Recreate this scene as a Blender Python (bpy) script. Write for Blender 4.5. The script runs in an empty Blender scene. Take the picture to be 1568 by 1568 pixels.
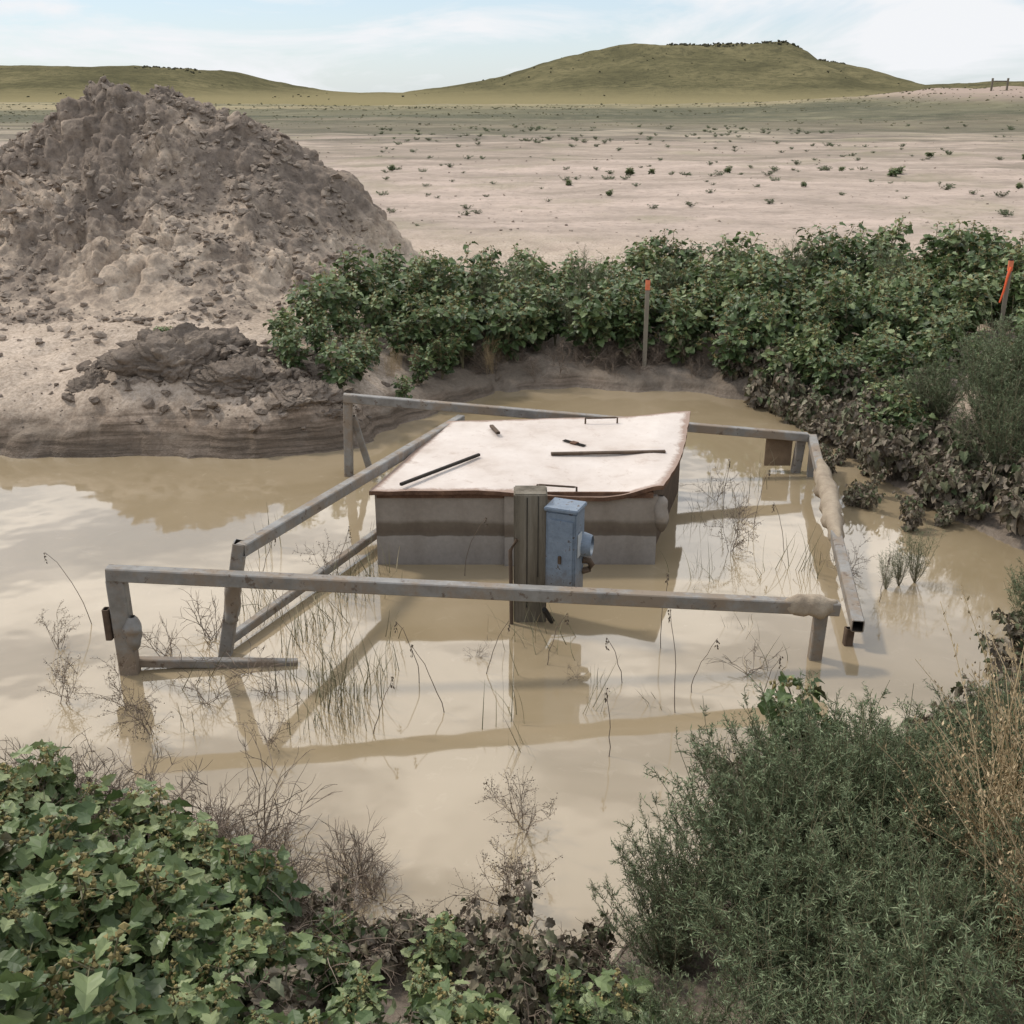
import bpy, math, random
import bmesh
import numpy as np
from mathutils import Vector
rng=np.random.default_rng(7); random.seed(7)
scn=bpy.context.scene
COL=scn.collection
# ------------------------------------------------------------ noise
def _h(ix,iy,s):
    n=(ix.astype(np.int64)*374761393+iy.astype(np.int64)*668265263+s*1442695041)&0x7fffffff
    n=((n^(n>>13))*1274126177)&0x7fffffff
    n=n^(n>>16)
    return (n&0xffff)/65535.0
def vn(x,y,s=0):
    x=np.asarray(x,float);y=np.asarray(y,float)
    ix=np.floor(x);iy=np.floor(y);fx=x-ix;fy=y-iy
    fx=fx*fx*(3-2*fx);fy=fy*fy*(3-2*fy)
    a=_h(ix,iy,s);b=_h(ix+1,iy,s);c=_h(ix,iy+1,s);d=_h(ix+1,iy+1,s)
    return (a+(b-a)*fx)*(1-fy)+(c+(d-c)*fx)*fy
def fbm(x,y,o=4,s=0,g=.5):
    t=0;a=1;n=0
    for i in range(o):
        t=t+a*(vn(x*2**i+13.7*i,y*2**i+5.1*i,s+i)*2-1);n+=a;a*=g
    return t/n
def plates(x,y,s=0):
    """broken-chunk noise: tilted random plates with cracks between"""
    ix=np.floor(x);iy=np.floor(y);d1=np.full(x.shape,9.);d2=np.full(x.shape,9.);hh=np.zeros(x.shape)
    for a in (-1,0,1):
        for b in (-1,0,1):
            cx=ix+a+.1+.8*_h(ix+a,iy+b,s);cy=iy+b+.1+.8*_h(ix+a,iy+b,s+1)
            ex=x-cx;ey=y-cy;d=np.sqrt(ex*ex+ey*ey)
            h=_h(ix+a,iy+b,s+2)+ex*(_h(ix+a,iy+b,s+3)-.5)*1.6+ey*(_h(ix+a,iy+b,s+4)-.5)*1.6-.35*d
            c=d<d1;d2=np.where(c,d1,np.minimum(d2,d));hh=np.where(c,h,hh);d1=np.where(c,d,d1)
    cr=np.clip((d2-d1)/.25,0,1);cr=cr*cr*(3-2*cr)
    return hh*(.2+.8*cr)
def ss(a,b,x):
    t=np.clip((x-a)/(b-a),0,1);return t*t*(3-2*t)
# ------------------------------------------------------------ terrain
POND=np.array([(-14,5.0),(-8,4.8),(-4.5,4.5),(-2.5,4.15),(-1.75,3.85),(-1.15,3.6),(-.7,3.38),(-.15,3.15),(.2,2.98),(.42,3.2),(.7,3.65),(1.2,3.95),
 (1.9,4.25),(2.5,4.7),(3.0,5.35),(3.45,6.2),(3.55,7.0),(3.25,7.8),(3.05,8.6),(2.95,9.4),(2.8,10.2),(2.4,11.0),(1.6,11.35),(.8,11.5),(-.2,11.4),(-.6,10.7),(-1.1,9.9),
 (-1.45,9.3),(-2.2,9.05),(-3,9.1),(-5,9.15),(-9,9.2),(-14,9.1)])
def sdist(x,y):
    x=np.asarray(x,float);y=np.asarray(y,float)
    dm=np.full(x.shape,1e9);ins=np.zeros(x.shape,bool)
    n=len(POND)
    for i in range(n):
        ax,ay=POND[i];bx,by=POND[(i+1)%n]
        dx,dy=bx-ax,by-ay
        t=np.clip(((x-ax)*dx+(y-ay)*dy)/(dx*dx+dy*dy),0,1)
        dm=np.minimum(dm,(x-ax-t*dx)**2+(y-ay-t*dy)**2)
        c=((ay>y)!=(by>y))&(x<(dx)*(y-ay)/(dy if abs(dy)>1e-9 else 1e-9)+ax)
        ins^=c
    d=np.sqrt(dm);return np.where(ins,-d,d)
def hgt(x,y):
    x=np.asarray(x,float);y=np.asarray(y,float)
    d=sdist(x,y)+.14*fbm(x*1.6,y*1.6,3,3)+.07*fbm(x*6,y*6,3,5)
    dp=np.maximum(d,0)
    wn=ss(6.2,4.8,y); wl=ss(-.6,-1.7,x)*(1-wn); wr=ss(2.3,3.0,x)*ss(10.6,9.6,y)*(1-wn)
    near=np.minimum(1.38,.03+.42*dp)
    far=.2*(1-np.exp(-dp/.07))*(.7+.5*fbm(x*1.5,y*1.5,3,8))+np.minimum(.60,.13*dp)
    left=.42*(1-np.exp(-dp/.2))+.46*np.minimum(1,dp/4.2)
    hr=np.clip(1.25*np.exp(-((x+3.05)/.72)**2-((y-9.95)/.42)**2),0,1)
    hr2=np.exp(-((x+1.95)/.4)**2-((y-9.65)/.3)**2)
    left=left+.30*hr+.12*hr2+.14*fbm(x*1.7,y*1.7,4,11)*ss(0,.4,dp)*ss(13,11,y)
    k=11.;lz=(left+.07*fbm(x*1.1,y*1.1,3,17))*k;fr=lz-np.floor(lz)
    terr=(np.floor(lz)+ss(.35,.95,fr))/k-.07*fbm(x*1.1,y*1.1,3,17)
    left=left+(terr-left)*ss(.4,.2,dp)*ss(.34,.24,left)*.8
    rgt=.02+np.minimum(.55,.26*dp)
    z=near*wn+(1-wn)*(wl*left+wr*rgt+(1-wl-wr)*far)
    z=z+ss(14,18,y)*(.8-z)
    bed=np.maximum(-.7,d*(.35+.9*wl))
    z=np.where(d>0,z,bed)
    rough=.028*fbm(x*3.1,y*3.1,4,21)+.014*fbm(x*14,y*14,3,31)
    z=z+rough*ss(0,.3,dp)*ss(80,20,y)
    z=z+.12*fbm(x*.3,y*.5,3,41)*ss(18,26,y)
    z=z+2.1*np.exp(-((x-56)/20)**2)*ss(70,112,y)*ss(190,130,y)*(1+.25*fbm(x*.12,y*.1,3,55))
    z=z+.3*fbm(x*.05,y*.07,3,61)*ss(50,90,y)
    z=z-(np.maximum(y-325,0))*.06
    return z
def hz(x,y): return float(hgt(np.array([x]),np.array([y]))[0])
# ------------------------------------------------------------ mesh helpers
def mk(name,V,F,mats=(),mi=None,tint=None,smooth=True,link=True,parent=None):
    V=np.asarray(V,dtype=np.float32);F=np.asarray(F,dtype=np.int32)
    k=F.shape[1]
    me=bpy.data.meshes.new(name)
    me.vertices.add(len(V));me.vertices.foreach_set('co',V.ravel())
    me.loops.add(F.size);me.loops.foreach_set('vertex_index',F.ravel())
    me.polygons.add(len(F));me.polygons.foreach_set('loop_start',np.arange(0,F.size,k,dtype=np.int32))
    try: me.polygons.foreach_set('loop_total',np.full(len(F),k,dtype=np.int32))
    except Exception: pass
    if mi is not None: me.polygons.foreach_set('material_index',np.asarray(mi,dtype=np.int32))
    me.polygons.foreach_set('use_smooth',np.full(len(F),smooth,dtype=bool))
    for m in mats: me.materials.append(m)
    if tint is not None:
        a=me.attributes.new('tint','FLOAT','POINT');a.data.foreach_set('value',np.asarray(tint,dtype=np.float32))
    me.update(calc_edges=True)
    if not link: return me
    ob=bpy.data.objects.new(name,me);COL.objects.link(ob)
    if parent: ob.parent=parent
    return ob
def empty(name,loc=(0,0,0)):
    e=bpy.data.objects.new(name,None);e.location=loc;COL.objects.link(e);return e
class Geo:
    def __init__(s): s.V=[];s.F=[];s.T=[];s.M=[];s.n=0
    def add(s,V,F,t=.5,m=0):
        V=np.asarray(V,float).reshape(-1,3);F=np.asarray(F,int)
        if F.shape[1]==4: F=np.concatenate([F[:,[0,1,2]],F[:,[0,2,3]]])
        s.V.append(V);s.F.append(F+s.n)
        s.T.append(np.broadcast_to(np.asarray(t,float),(len(V),)));s.M.append(np.full(len(F),m));s.n+=len(V)
    def build(s,name,mats,smooth=False,link=True,parent=None):
        return mk(name,np.concatenate(s.V),np.concatenate(s.F),mats,np.concatenate(s.M),np.concatenate(s.T),smooth,link,parent)
def nrm(a): return a/np.maximum(np.linalg.norm(a,axis=-1,keepdims=True),1e-9)
def tube(g,P,r0,r1,sides=4,t=.5,m=0):
    P=np.asarray(P,float);n=len(P)
    D=nrm(np.gradient(P,axis=0))
    ref=np.array([.31,.17,.93]) if abs(D[0,2])<.9 else np.array([1,.1,0.])
    A=nrm(np.cross(D,ref));B=np.cross(D,A)
    r=np.linspace(r0,r1,n)[:,None,None];an=np.arange(sides)*2*np.pi/sides
    V=P[:,None]+r*(np.cos(an)[None,:,None]*A[:,None]+np.sin(an)[None,:,None]*B[:,None])
    F=[]
    for i in range(n-1):
        for j in range(sides):
            F.append((i*sides+j,i*sides+(j+1)%sides,(i+1)*sides+(j+1)%sides,(i+1)*sides+j))
    g.add(V,F,t,m)
def batch(g,P,D,N,S,t,TV,TF,m=0):
    D=nrm(D);X=nrm(np.cross(D,N));N=np.cross(X,D)
    S=np.asarray(S).reshape(-1,1,1)
    V=P[:,None]+S*(TV[None,:,0:1]*X[:,None]+TV[None,:,1:2]*D[:,None]+TV[None,:,2:3]*N[:,None])
    k=len(TV);n=len(P)
    F=(TF[None]+(np.arange(n)*k)[:,None,None]).reshape(-1,3)
    g.add(V.reshape(-1,3),F,np.repeat(t,k),m)
# ------------------------------------------------------------ materials
def newmat(name):
    m=bpy.data.materials.new(name);m.use_nodes=True
    nt=m.node_tree;b=nt.nodes['Principled BSDF'];return m,nt,b
def N(nt,t,**k):
    n=nt.nodes.new(t)
    for a,v in k.items(): setattr(n,a,v)
    return n
def ramp(nt,src,st,interp='LINEAR'):
    r=N(nt,'ShaderNodeValToRGB');e=r.color_ramp.elements;r.color_ramp.interpolation=interp
    while len(e)<len(st): e.new(.5)
    for q,(p,c) in zip(e,st):
        q.position=p;q.color=(*c,1) if len(c)==3 else c
    nt.links.new(src,r.inputs[0]);return r
def noise(nt,vec,scale,detail=4,rough=.6,dist=0):
    n=N(nt,'ShaderNodeTexNoise');n.inputs['Scale'].default_value=scale;n.inputs['Detail'].default_value=detail
    n.inputs['Roughness'].default_value=rough;n.inputs['Distortion'].default_value=dist
    if vec is not None: nt.links.new(vec,n.inputs['Vector'])
    return n
def mixc(nt,f,a,b,mode='MIX'):
    m=N(nt,'ShaderNodeMix',data_type='RGBA',blend_type=mode)
    for s,v in ((0,f),(6,a),(7,b)):
        if isinstance(v,(int,float)): m.inputs[s].default_value=v
        elif isinstance(v,tuple): m.inputs[s].default_value=(*v,1)
        else: nt.links.new(v,m.inputs[s])
    return m.outputs[2]
def mrange(nt,src,a,b,c=0,d=1):
    m=N(nt,'ShaderNodeMapRange');m.inputs[1].default_value=a;m.inputs[2].default_value=b;m.inputs[3].default_value=c;m.inputs[4].default_value=d
    nt.links.new(src,m.inputs[0]);return m.outputs[0]
def mapping(nt,v,sc):
    mp=N(nt,'ShaderNodeMapping');mp.inputs['Scale'].default_value=sc;nt.links.new(v,mp.inputs[0]);return mp.outputs[0]
def bump(nt,b,src,st,dist=.02):
    u=N(nt,'ShaderNodeBump');u.inputs['Strength'].default_value=st;u.inputs['Distance'].default_value=dist
    nt.links.new(src,u.inputs['Height']);nt.links.new(u.outputs[0],b.inputs['Normal']);return u
def nmat(name,st,scale=8,rough=.85,bs=.4,bd=.01,spec=.3,metal=0,bscale=None,stretch=None):
    m,nt,b=newmat(name);tc=N(nt,'ShaderNodeTexCoord');v=tc.outputs['Object']
    if stretch: v=mapping(nt,v,stretch)
    n=noise(nt,v,scale,5,.65);r=ramp(nt,n.outputs[0],st);nt.links.new(r.outputs[0],b.inputs['Base Color'])
    b.inputs['Roughness'].default_value=rough;b.inputs['Specular IOR Level'].default_value=spec;b.inputs['Metallic'].default_value=metal
    n2=noise(nt,v,bscale or scale*3,4,.7);bump(nt,b,n2.outputs[0],bs,bd)
    return m
# ground
M_ground,nt,b=newmat('ground_soil')
geo=N(nt,'ShaderNodeNewGeometry');pos=geo.outputs['Position']
sp=N(nt,'ShaderNodeSeparateXYZ');nt.links.new(pos,sp.inputs[0])
n1=noise(nt,pos,1.3,5,.62);sand=ramp(nt,n1.outputs[0],[(.3,(.36,.285,.22)),(.5,(.48,.385,.30)),(.7,(.55,.45,.36))])
n2=noise(nt,pos,28,3,.7);sand2=mixc(nt,mrange(nt,n2.outputs[0],.38,.6),(.72,.7,.68),(1.06,1.06,1.06));sandc=mixc(nt,1.0,sand.outputs[0],sand2,'MULTIPLY')
n3=noise(nt,mapping(nt,pos,(.05,.16,1)),1.0,5,.65)
ma=N(nt,'ShaderNodeMath',operation='MULTIPLY_ADD');ma.inputs[1].default_value=50;ma.inputs[2].default_value=-25
nt.links.new(n3.outputs[0],ma.inputs[0])
ya=N(nt,'ShaderNodeMath',operation='ADD');nt.links.new(sp.outputs[1],ya.inputs[0]);nt.links.new(ma.outputs[0],ya.inputs[1])
fr=ramp(nt,mrange(nt,ya.outputs[0],0,200),[(0,(.47,.375,.315)),(.17,(.44,.35,.29)),(.2,(.27,.22,.17)),(.235,(.44,.35,.285)),(.27,(.17,.145,.11)),(.295,(.38,.315,.245)),(.33,(.14,.125,.085)),(.42,(.19,.165,.115)),(.46,(.11,.108,.066)),(.62,(.12,.115,.066)),(.72,(.27,.23,.135)),(1,(.26,.225,.125))])
n4=noise(nt,mapping(nt,pos,(.3,.8,1)),.9,5,.78);frc=mixc(nt,1.0,fr.outputs[0],mixc(nt,mrange(nt,n4.outputs[0],.35,.65),(.68,.68,.65),(1.17,1.15,1.14)),'MULTIPLY')
n4b=noise(nt,mapping(nt,pos,(.018,.09,1)),1,5,.7);frc=mixc(nt,mrange(nt,sp.outputs[1],45,80,0,.8),frc,mixc(nt,1.0,frc,mixc(nt,mrange(nt,n4b.outputs[0],.42,.58),(.6,.63,.54),(1.3,1.22,1.16)),'MULTIPLY'))
pink=mixc(nt,mrange(nt,sp.outputs[2],1.7,2.6),frc,(.36,.27,.215))
n5=noise(nt,pos,5,4,.75);pk=mixc(nt,mrange(nt,n5.outputs[0],.54,.66,0,.55),pink,(.22,.175,.14))
n5b=noise(nt,pos,.35,4,.6);pk=mixc(nt,mrange(nt,n5b.outputs[0],.54,.68,0,.5),pk,(.24,.215,.13))
c=mixc(nt,mrange(nt,sp.outputs[1],16,19),sandc,pk)
c=mixc(nt,mrange(nt,sp.outputs[1],6.0,4.4,0,.75),c,(.13,.105,.08))
wz=N(nt,'ShaderNodeMath',operation='MULTIPLY_ADD');wz.inputs[1].default_value=.35;nt.links.new(n1.outputs[0],wz.inputs[0]);nt.links.new(sp.outputs[2],wz.inputs[2])
wet=mrange(nt,wz.outputs[0],.55,.34,0,.8)
c=mixc(nt,wet,c,(.145,.115,.087))
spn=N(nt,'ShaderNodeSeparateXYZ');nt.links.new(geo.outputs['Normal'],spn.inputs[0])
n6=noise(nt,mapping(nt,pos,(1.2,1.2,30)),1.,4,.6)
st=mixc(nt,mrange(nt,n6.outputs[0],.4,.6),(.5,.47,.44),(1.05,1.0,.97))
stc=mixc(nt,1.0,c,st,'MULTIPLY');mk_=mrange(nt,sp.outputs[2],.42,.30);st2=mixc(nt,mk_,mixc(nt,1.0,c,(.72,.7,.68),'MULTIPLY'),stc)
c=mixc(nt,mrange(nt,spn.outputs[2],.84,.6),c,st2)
nt.links.new(c,b.inputs['Base Color'])
nt.links.new(mrange(nt,wz.outputs[0],.34,.2,.93,.45),b.inputs['Roughness']);b.inputs['Specular IOR Level'].default_value=.2
mm=N(nt,'ShaderNodeMath',operation='ADD');nb=noise(nt,pos,9,6,.75);nt.links.new(nb.outputs[0],mm.inputs[0]);nt.links.new(n5.outputs[0],mm.inputs[1])
bump(nt,b,mm.outputs[0],.6,.045)
# mound
M_mound,nt,b=newmat('mound_soil');geo=N(nt,'ShaderNodeNewGeometry');pos=geo.outputs['Position']
sp=N(nt,'ShaderNodeSeparateXYZ');nt.links.new(pos,sp.inputs[0])
n1=noise(nt,pos,.85,4,.65);n2=noise(nt,pos,11,5,.75)
za=N(nt,'ShaderNodeMath',operation='MULTIPLY_ADD');za.inputs[1].default_value=-.085;nt.links.new(sp.outputs[2],za.inputs[0]);nt.links.new(n1.outputs[0],za.inputs[2])
r1=ramp(nt,za.outputs[0],[(.22,(.225,.182,.148)),(.34,(.31,.25,.20)),(.41,(.48,.385,.30)),(.48,(.54,.44,.345))])
cc=mixc(nt,1.0,r1.outputs[0],mixc(nt,mrange(nt,n2.outputs[0],.35,.62),(.66,.65,.65),(1.15,1.13,1.1)),'MULTIPLY')
nt.links.new(cc,b.inputs['Base Color']);b.inputs['Roughness'].default_value=.95;b.inputs['Specular IOR Level'].default_value=.1
bump(nt,b,n2.outputs[0],.9,.05)
M_clod=nmat('clod_soil',[(.3,(.22,.178,.145)),(.55,(.315,.256,.205)),(.75,(.44,.36,.285))],6,.95,.9,.03,.1,bscale=22)
M_blk=nmat('clay_block',[(.3,(.15,.12,.095)),(.55,(.215,.172,.137)),(.75,(.33,.265,.205))],4,.95,1,.06,.1,bscale=11)
# water
M_water,nt,b=newmat('muddy_water');geo=N(nt,'ShaderNodeNewGeometry');pos=geo.outputs['Position']
n1=noise(nt,pos,.55,4,.6,1.2);r=ramp(nt,n1.outputs[0],[(.3,(.265,.203,.12)),(.7,(.34,.265,.17))])
n2=noise(nt,pos,6,4,.7,.8);cc=mixc(nt,mrange(nt,n2.outputs[0],.60,.75,0,.3),r.outputs[0],(.44,.36,.25))
nt.links.new(cc,b.inputs['Base Color']);b.inputs['Roughness'].default_value=.045;b.inputs['IOR'].default_value=1.70
n3=noise(nt,pos,2.2,2,.5);bump(nt,b,n3.outputs[0],.10,.03)
# hills
M_hill,nt,b=newmat('hill_grass');geo=N(nt,'ShaderNodeNewGeometry');pos=geo.outputs['Position']
sp=N(nt,'ShaderNodeSeparateXYZ');nt.links.new(pos,sp.inputs[0])
n1=noise(nt,pos,.05,5,.7);r=ramp(nt,n1.outputs[0],[(.35,(.11,.10,.056)),(.5,(.152,.135,.073)),(.65,(.215,.185,.10))])
n2=noise(nt,pos,.5,5,.8);cc=mixc(nt,mrange(nt,n2.outputs[0],.46,.62,0,.65),r.outputs[0],(.07,.067,.042))
cc=mixc(nt,mrange(nt,sp.outputs[2],3.2,1.0),cc,(.26,.22,.12))
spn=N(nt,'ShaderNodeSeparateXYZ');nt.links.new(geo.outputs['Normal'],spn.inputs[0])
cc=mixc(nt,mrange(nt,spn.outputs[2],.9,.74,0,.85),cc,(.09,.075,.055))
nt.links.new(cc,b.inputs['Base Color']);b.inputs['Roughness'].default_value=1;b.inputs['Specular IOR Level'].default_value=0;bump(nt,b,n2.outputs[0],1,.6)
# foliage
def leafmat(name,st,trans=.25,rough=.5,mott=True):
    m,nt,b=newmat(name);at=N(nt,'ShaderNodeAttribute',attribute_name='tint');oi=N(nt,'ShaderNodeObjectInfo')
    a=N(nt,'ShaderNodeMath',operation='MULTIPLY_ADD');a.inputs[1].default_value=.24;nt.links.new(oi.outputs['Random'],a.inputs[0])
    s=N(nt,'ShaderNodeMath',operation='ADD');s.inputs[1].default_value=-.12;nt.links.new(at.outputs['Fac'],s.inputs[0]);nt.links.new(s.outputs[0],a.inputs[2])
    r=ramp(nt,a.outputs[0],st);c=r.outputs[0]
    if mott:
        g=N(nt,'ShaderNodeNewGeometry');n=noise(nt,g.outputs['Position'],30,2,.6)
        c=mixc(nt,1.0,r.outputs[0],mixc(nt,n.outputs[0],(.7,.7,.7),(1.3,1.3,1.25)),'MULTIPLY')
    nt.links.new(c,b.inputs['Base Color']);b.inputs['Roughness'].default_value=rough;b.inputs['Specular IOR Level'].default_value=.4
    if trans>0:
        t=N(nt,'ShaderNodeBsdfTranslucent');nt.links.new(c,t.inputs['Color']);x=N(nt,'ShaderNodeMixShader');x.inputs[0].default_value=trans
        nt.links.new(b.outputs[0],x.inputs[1]);nt.links.new(t.outputs[0],x.inputs[2]);nt.links.new(x.outputs[0],nt.nodes['Material Output'].inputs[0])
    return m
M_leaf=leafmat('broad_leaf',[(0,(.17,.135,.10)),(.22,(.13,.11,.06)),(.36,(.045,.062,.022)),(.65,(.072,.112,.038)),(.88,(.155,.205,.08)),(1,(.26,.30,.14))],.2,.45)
M_mud=leafmat('mudcoated_leaf',[(0,(.14,.112,.085)),(.35,(.23,.185,.135)),(.55,(.12,.105,.063)),(.75,(.085,.115,.048)),(1,(.36,.31,.235))],0,.7)
M_stem=leafmat('green_stem',[(0,(.13,.10,.065)),(1,(.19,.185,.09))],0,.6,False)
M_bur=leafmat('bur_fruit',[(0,(.16,.13,.05)),(1,(.34,.27,.11))],0,.8,False)
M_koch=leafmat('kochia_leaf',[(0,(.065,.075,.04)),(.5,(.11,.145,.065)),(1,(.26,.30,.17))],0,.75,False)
M_dry=leafmat('dry_straw',[(0,(.20,.14,.08)),(.5,(.38,.28,.15)),(1,(.58,.44,.27))],0,.8,False)
M_twig=leafmat('dead_twig',[(0,(.07,.055,.04)),(.6,(.17,.125,.09)),(1,(.3,.235,.18))],0,.9,False)
M_reed=leafmat('reed_blade',[(0,(.12,.105,.055)),(.5,(.19,.175,.095)),(1,(.38,.31,.19))],0,.7,False)
# hard-surface
M_steel,nt,b=newmat('painted_steel');geo=N(nt,'ShaderNodeNewGeometry');pos=geo.outputs['Position']
n1=noise(nt,pos,7,5,.65);r=ramp(nt,n1.outputs[0],[(.3,(.14,.125,.108)),(.5,(.215,.20,.18)),(.8,(.31,.30,.28))])
n2=noise(nt,pos,3.3,6,.75);cc=mixc(nt,mrange(nt,n2.outputs[0],.44,.58,0,.85),r.outputs[0],(.24,.18,.125))
n3=noise(nt,pos,16,4,.7);cc=mixc(nt,mrange(nt,n3.outputs[0],.60,.65,0,.8),cc,(.10,.065,.042))
nt.links.new(cc,b.inputs['Base Color']);nt.links.new(mrange(nt,n2.outputs[0],.46,.58,.5,.9),b.inputs['Roughness']);bump(nt,b,n3.outputs[0],.25,.003)
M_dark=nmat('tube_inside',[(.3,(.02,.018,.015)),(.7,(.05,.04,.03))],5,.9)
M_rust=nmat('rusty_steel',[(.3,(.06,.04,.027)),(.6,(.11,.075,.05))],14,.85,.4,.004)
M_mudcake=nmat('mud_cake',[(.3,(.25,.195,.14)),(.7,(.40,.325,.24))],9,.9,.8,.012,.2)
M_postw=nmat('weathered_wood',[(.3,(.075,.062,.045)),(.5,(.165,.14,.105)),(.75,(.25,.22,.175))],9,.85,.9,.012,.2,stretch=(1,1,.12))
M_stake=nmat('stake_wood',[(.3,(.17,.145,.11)),(.7,(.30,.26,.2))],12,.85,.4,.004,.2,stretch=(1,1,.1))
M_orange=nmat('orange_ribbon',[(.3,(.75,.10,.03)),(.7,(.9,.16,.06))],6,.5,.1)
M_pinkt=nmat('orange_paint',[(.3,(.65,.16,.07)),(.7,(.8,.24,.12))],20,.6,.1)
M_board=nmat('weathered_board',[(.3,(.12,.08,.05)),(.7,(.24,.17,.11))],5,.85,.3)
# ------------------------------------------------------------ terrain mesh
ys=[np.arange(-4,3,.08),np.arange(3,12.5,.036)];y=12.5;st_=.036;l=[]
while y<330: l.append(y);y+=st_;st_*=1.022
ys=np.concatenate(ys+[np.array(l),np.array([340,380,450,600,900,1500])])
t=np.linspace(-1,1,640);s=np.sign(t)*np.abs(t)**1.3
Y,S=np.meshgrid(ys,s,indexing='ij');X=S*(9+.62*np.maximum(Y,0))
Z=hgt(X,Y)
def grid_faces(r,c):
    i=np.arange(r-1)[:,None]*c+np.arange(c-1)[None];i=i.ravel()
    return np.stack([i,i+1,i+c+1,i+c],1)
mk('ground',np.stack([X,Y,Z],-1).reshape(-1,3),grid_faces(*X.shape),[M_ground])
# mound: smooth pile displaced along its own normal
RX=[-12.5,-10,-8,-6.9,-6.3,-5.8,-5.6,-5.2,-4.57,-4.1,-3.8,-3.6,-3.3,-3.0,-2.65,-2.16,-1.9,-1.7,-1.35,-1.0]
RZ=[.8,1.5,2.0,2.2,2.35,2.70,2.80,2.82,2.86,2.80,2.70,2.5,2.38,2.27,2.04,1.86,1.6,1.3,1.0,.7]
def mound(x,y):
    R=np.interp(x+.1*fbm(x*1.5,y*1.5,2,70),RX,RZ)-.8
    yc=15.2+.4*fbm(x*.8,x*0,2,71);w=4.0*np.clip(R/1.5,.25,1)
    f=np.clip((1-np.abs(y-yc)/w)*1.07,0,1);f=f*(.45+.55*f)
    h=R*f
    q=ss(.0,.5,h)
    return h+(.24*fbm(x*1.1,y*1.1,3,75))*q-.05
def mdisp(x,y,m):
    q=ss(-.05,.35,m)
    a=.35+.65*ss(-.2,.2,fbm(x*.8,y*.8,2,79))
    return q*(a*(.17*plates(x*2.0+.3*y,y*2.0,80)+.12*plates(x*4.6,y*4.6,85)+.055*plates(x*10,y*10,88))-.10+.03*fbm(x*9,y*9,3,77,.65))
def msurf(x,y):
    e=.06;m=mound(x,y);g0=hgt(x,y)
    sx=(mound(x+e,y)-mound(x-e,y))/(2*e);sy=(mound(x,y+e)-mound(x,y-e))/(2*e)
    n=nrm(np.stack([-sx,-sy,np.ones_like(sx)],-1));d=mdisp(x,y,m)
    return np.stack([x,y,g0+m],-1)+n*d[...,None],m
xx=np.arange(-12.8,-.7,.03);yy=np.concatenate([np.arange(10.4,15.6,.026),np.arange(15.62,19.8,.06)])
Yg,Xg=np.meshgrid(yy,xx,indexing='ij');MP,mh=msurf(Xg,Yg)
mk('dirt_mound',MP.reshape(-1,3),grid_faces(*Xg.shape),[M_mound])
# clods
def ico(sub=2):
    bm=bmesh.new();bmesh.ops.create_icosphere(bm,subdivisions=sub,radius=1)
    V=np.array([v.co[:] for v in bm.verts]);F=np.array([[v.index for v in f.verts] for f in bm.faces]);bm.free();return V,F
IV,IF=ico()
def clod_tpl(sd):
    r=np.random.default_rng(sd);V=IV.copy()
    for k in range(9):
        n=nrm(r.normal(size=3));dd=V@n;lim=r.uniform(.3,.8);V=V-np.maximum(dd-lim,0)[:,None]*n
    return V*np.array([1,r.uniform(.6,1),r.uniform(.45,.8)])*(1+r.normal(size=(len(V),1))*.09)+r.normal(size=V.shape)*.05
CT=[clod_tpl(i) for i in range(8)]
def clods(name,P,S,mat):
    g=Geo();r=np.random.default_rng(3);k=r.integers(0,8,len(P))
    for i in range(8):
        q=k==i
        if q.sum()==0: continue
        D=r.normal(size=(q.sum(),3));D[:,2]*=.3;Nn=np.tile([0,0,1.],(q.sum(),1))+r.normal(size=(q.sum(),3))*.3
        batch(g,P[q],D,Nn,S[q],np.full(q.sum(),.5),CT[i],IF)
    return g.build(name,[mat],False)
n=9500;x=rng.uniform(-9,-1.2,n);y=rng.uniform(10.6,15.6,n);PP,m=msurf(x,y)
q=((m>.0)&(fbm(x*.9,y*.9,3,300)>-.12))|(rng.random(n)<.05);x=x[q];y=y[q];m=m[q];PP=PP[q];PP[:,2]=np.where(m>0,PP[:,2],hgt(x,y));S=.014+.085*rng.random(len(x))**5
PP[:,2]+=S*.1;clods('dirt_clods',PP,S,M_clod)
n=420;x=rng.uniform(-6.5,-1.6,n);y=rng.uniform(9.3,11.8,n);S=.012+.10*rng.random(n)**6;clods('dirt_clods',np.stack([x,y,hgt(x,y)+S*.05],1),S,M_clod)
n=1000;a=rng.integers(0,3,n);x=np.array([-3.0,-2.0,-2.5])[a]+rng.normal(size=n)*.5;y=np.array([9.85,9.6,10.3])[a]+rng.normal(size=n)*.2;q=sdist(x,y)>.1;x=x[q];y=y[q];S=.015+.10*rng.random(len(x))**4;clods('dirt_clods',np.stack([x,y,hgt(x,y)+S*.1],1),S,M_blk)
n=2000;y=15+45*rng.random(n)**1.6;x=(rng.random(n)-.5)*1.3*y;q=mound(x,y)<0;x=x[q];y=y[q];S=(.008+.03*rng.random(len(x))**4)*(1+y*.02);clods('field_stones',np.stack([x,y,hgt(x,y)],1),S,M_clod)
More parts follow.
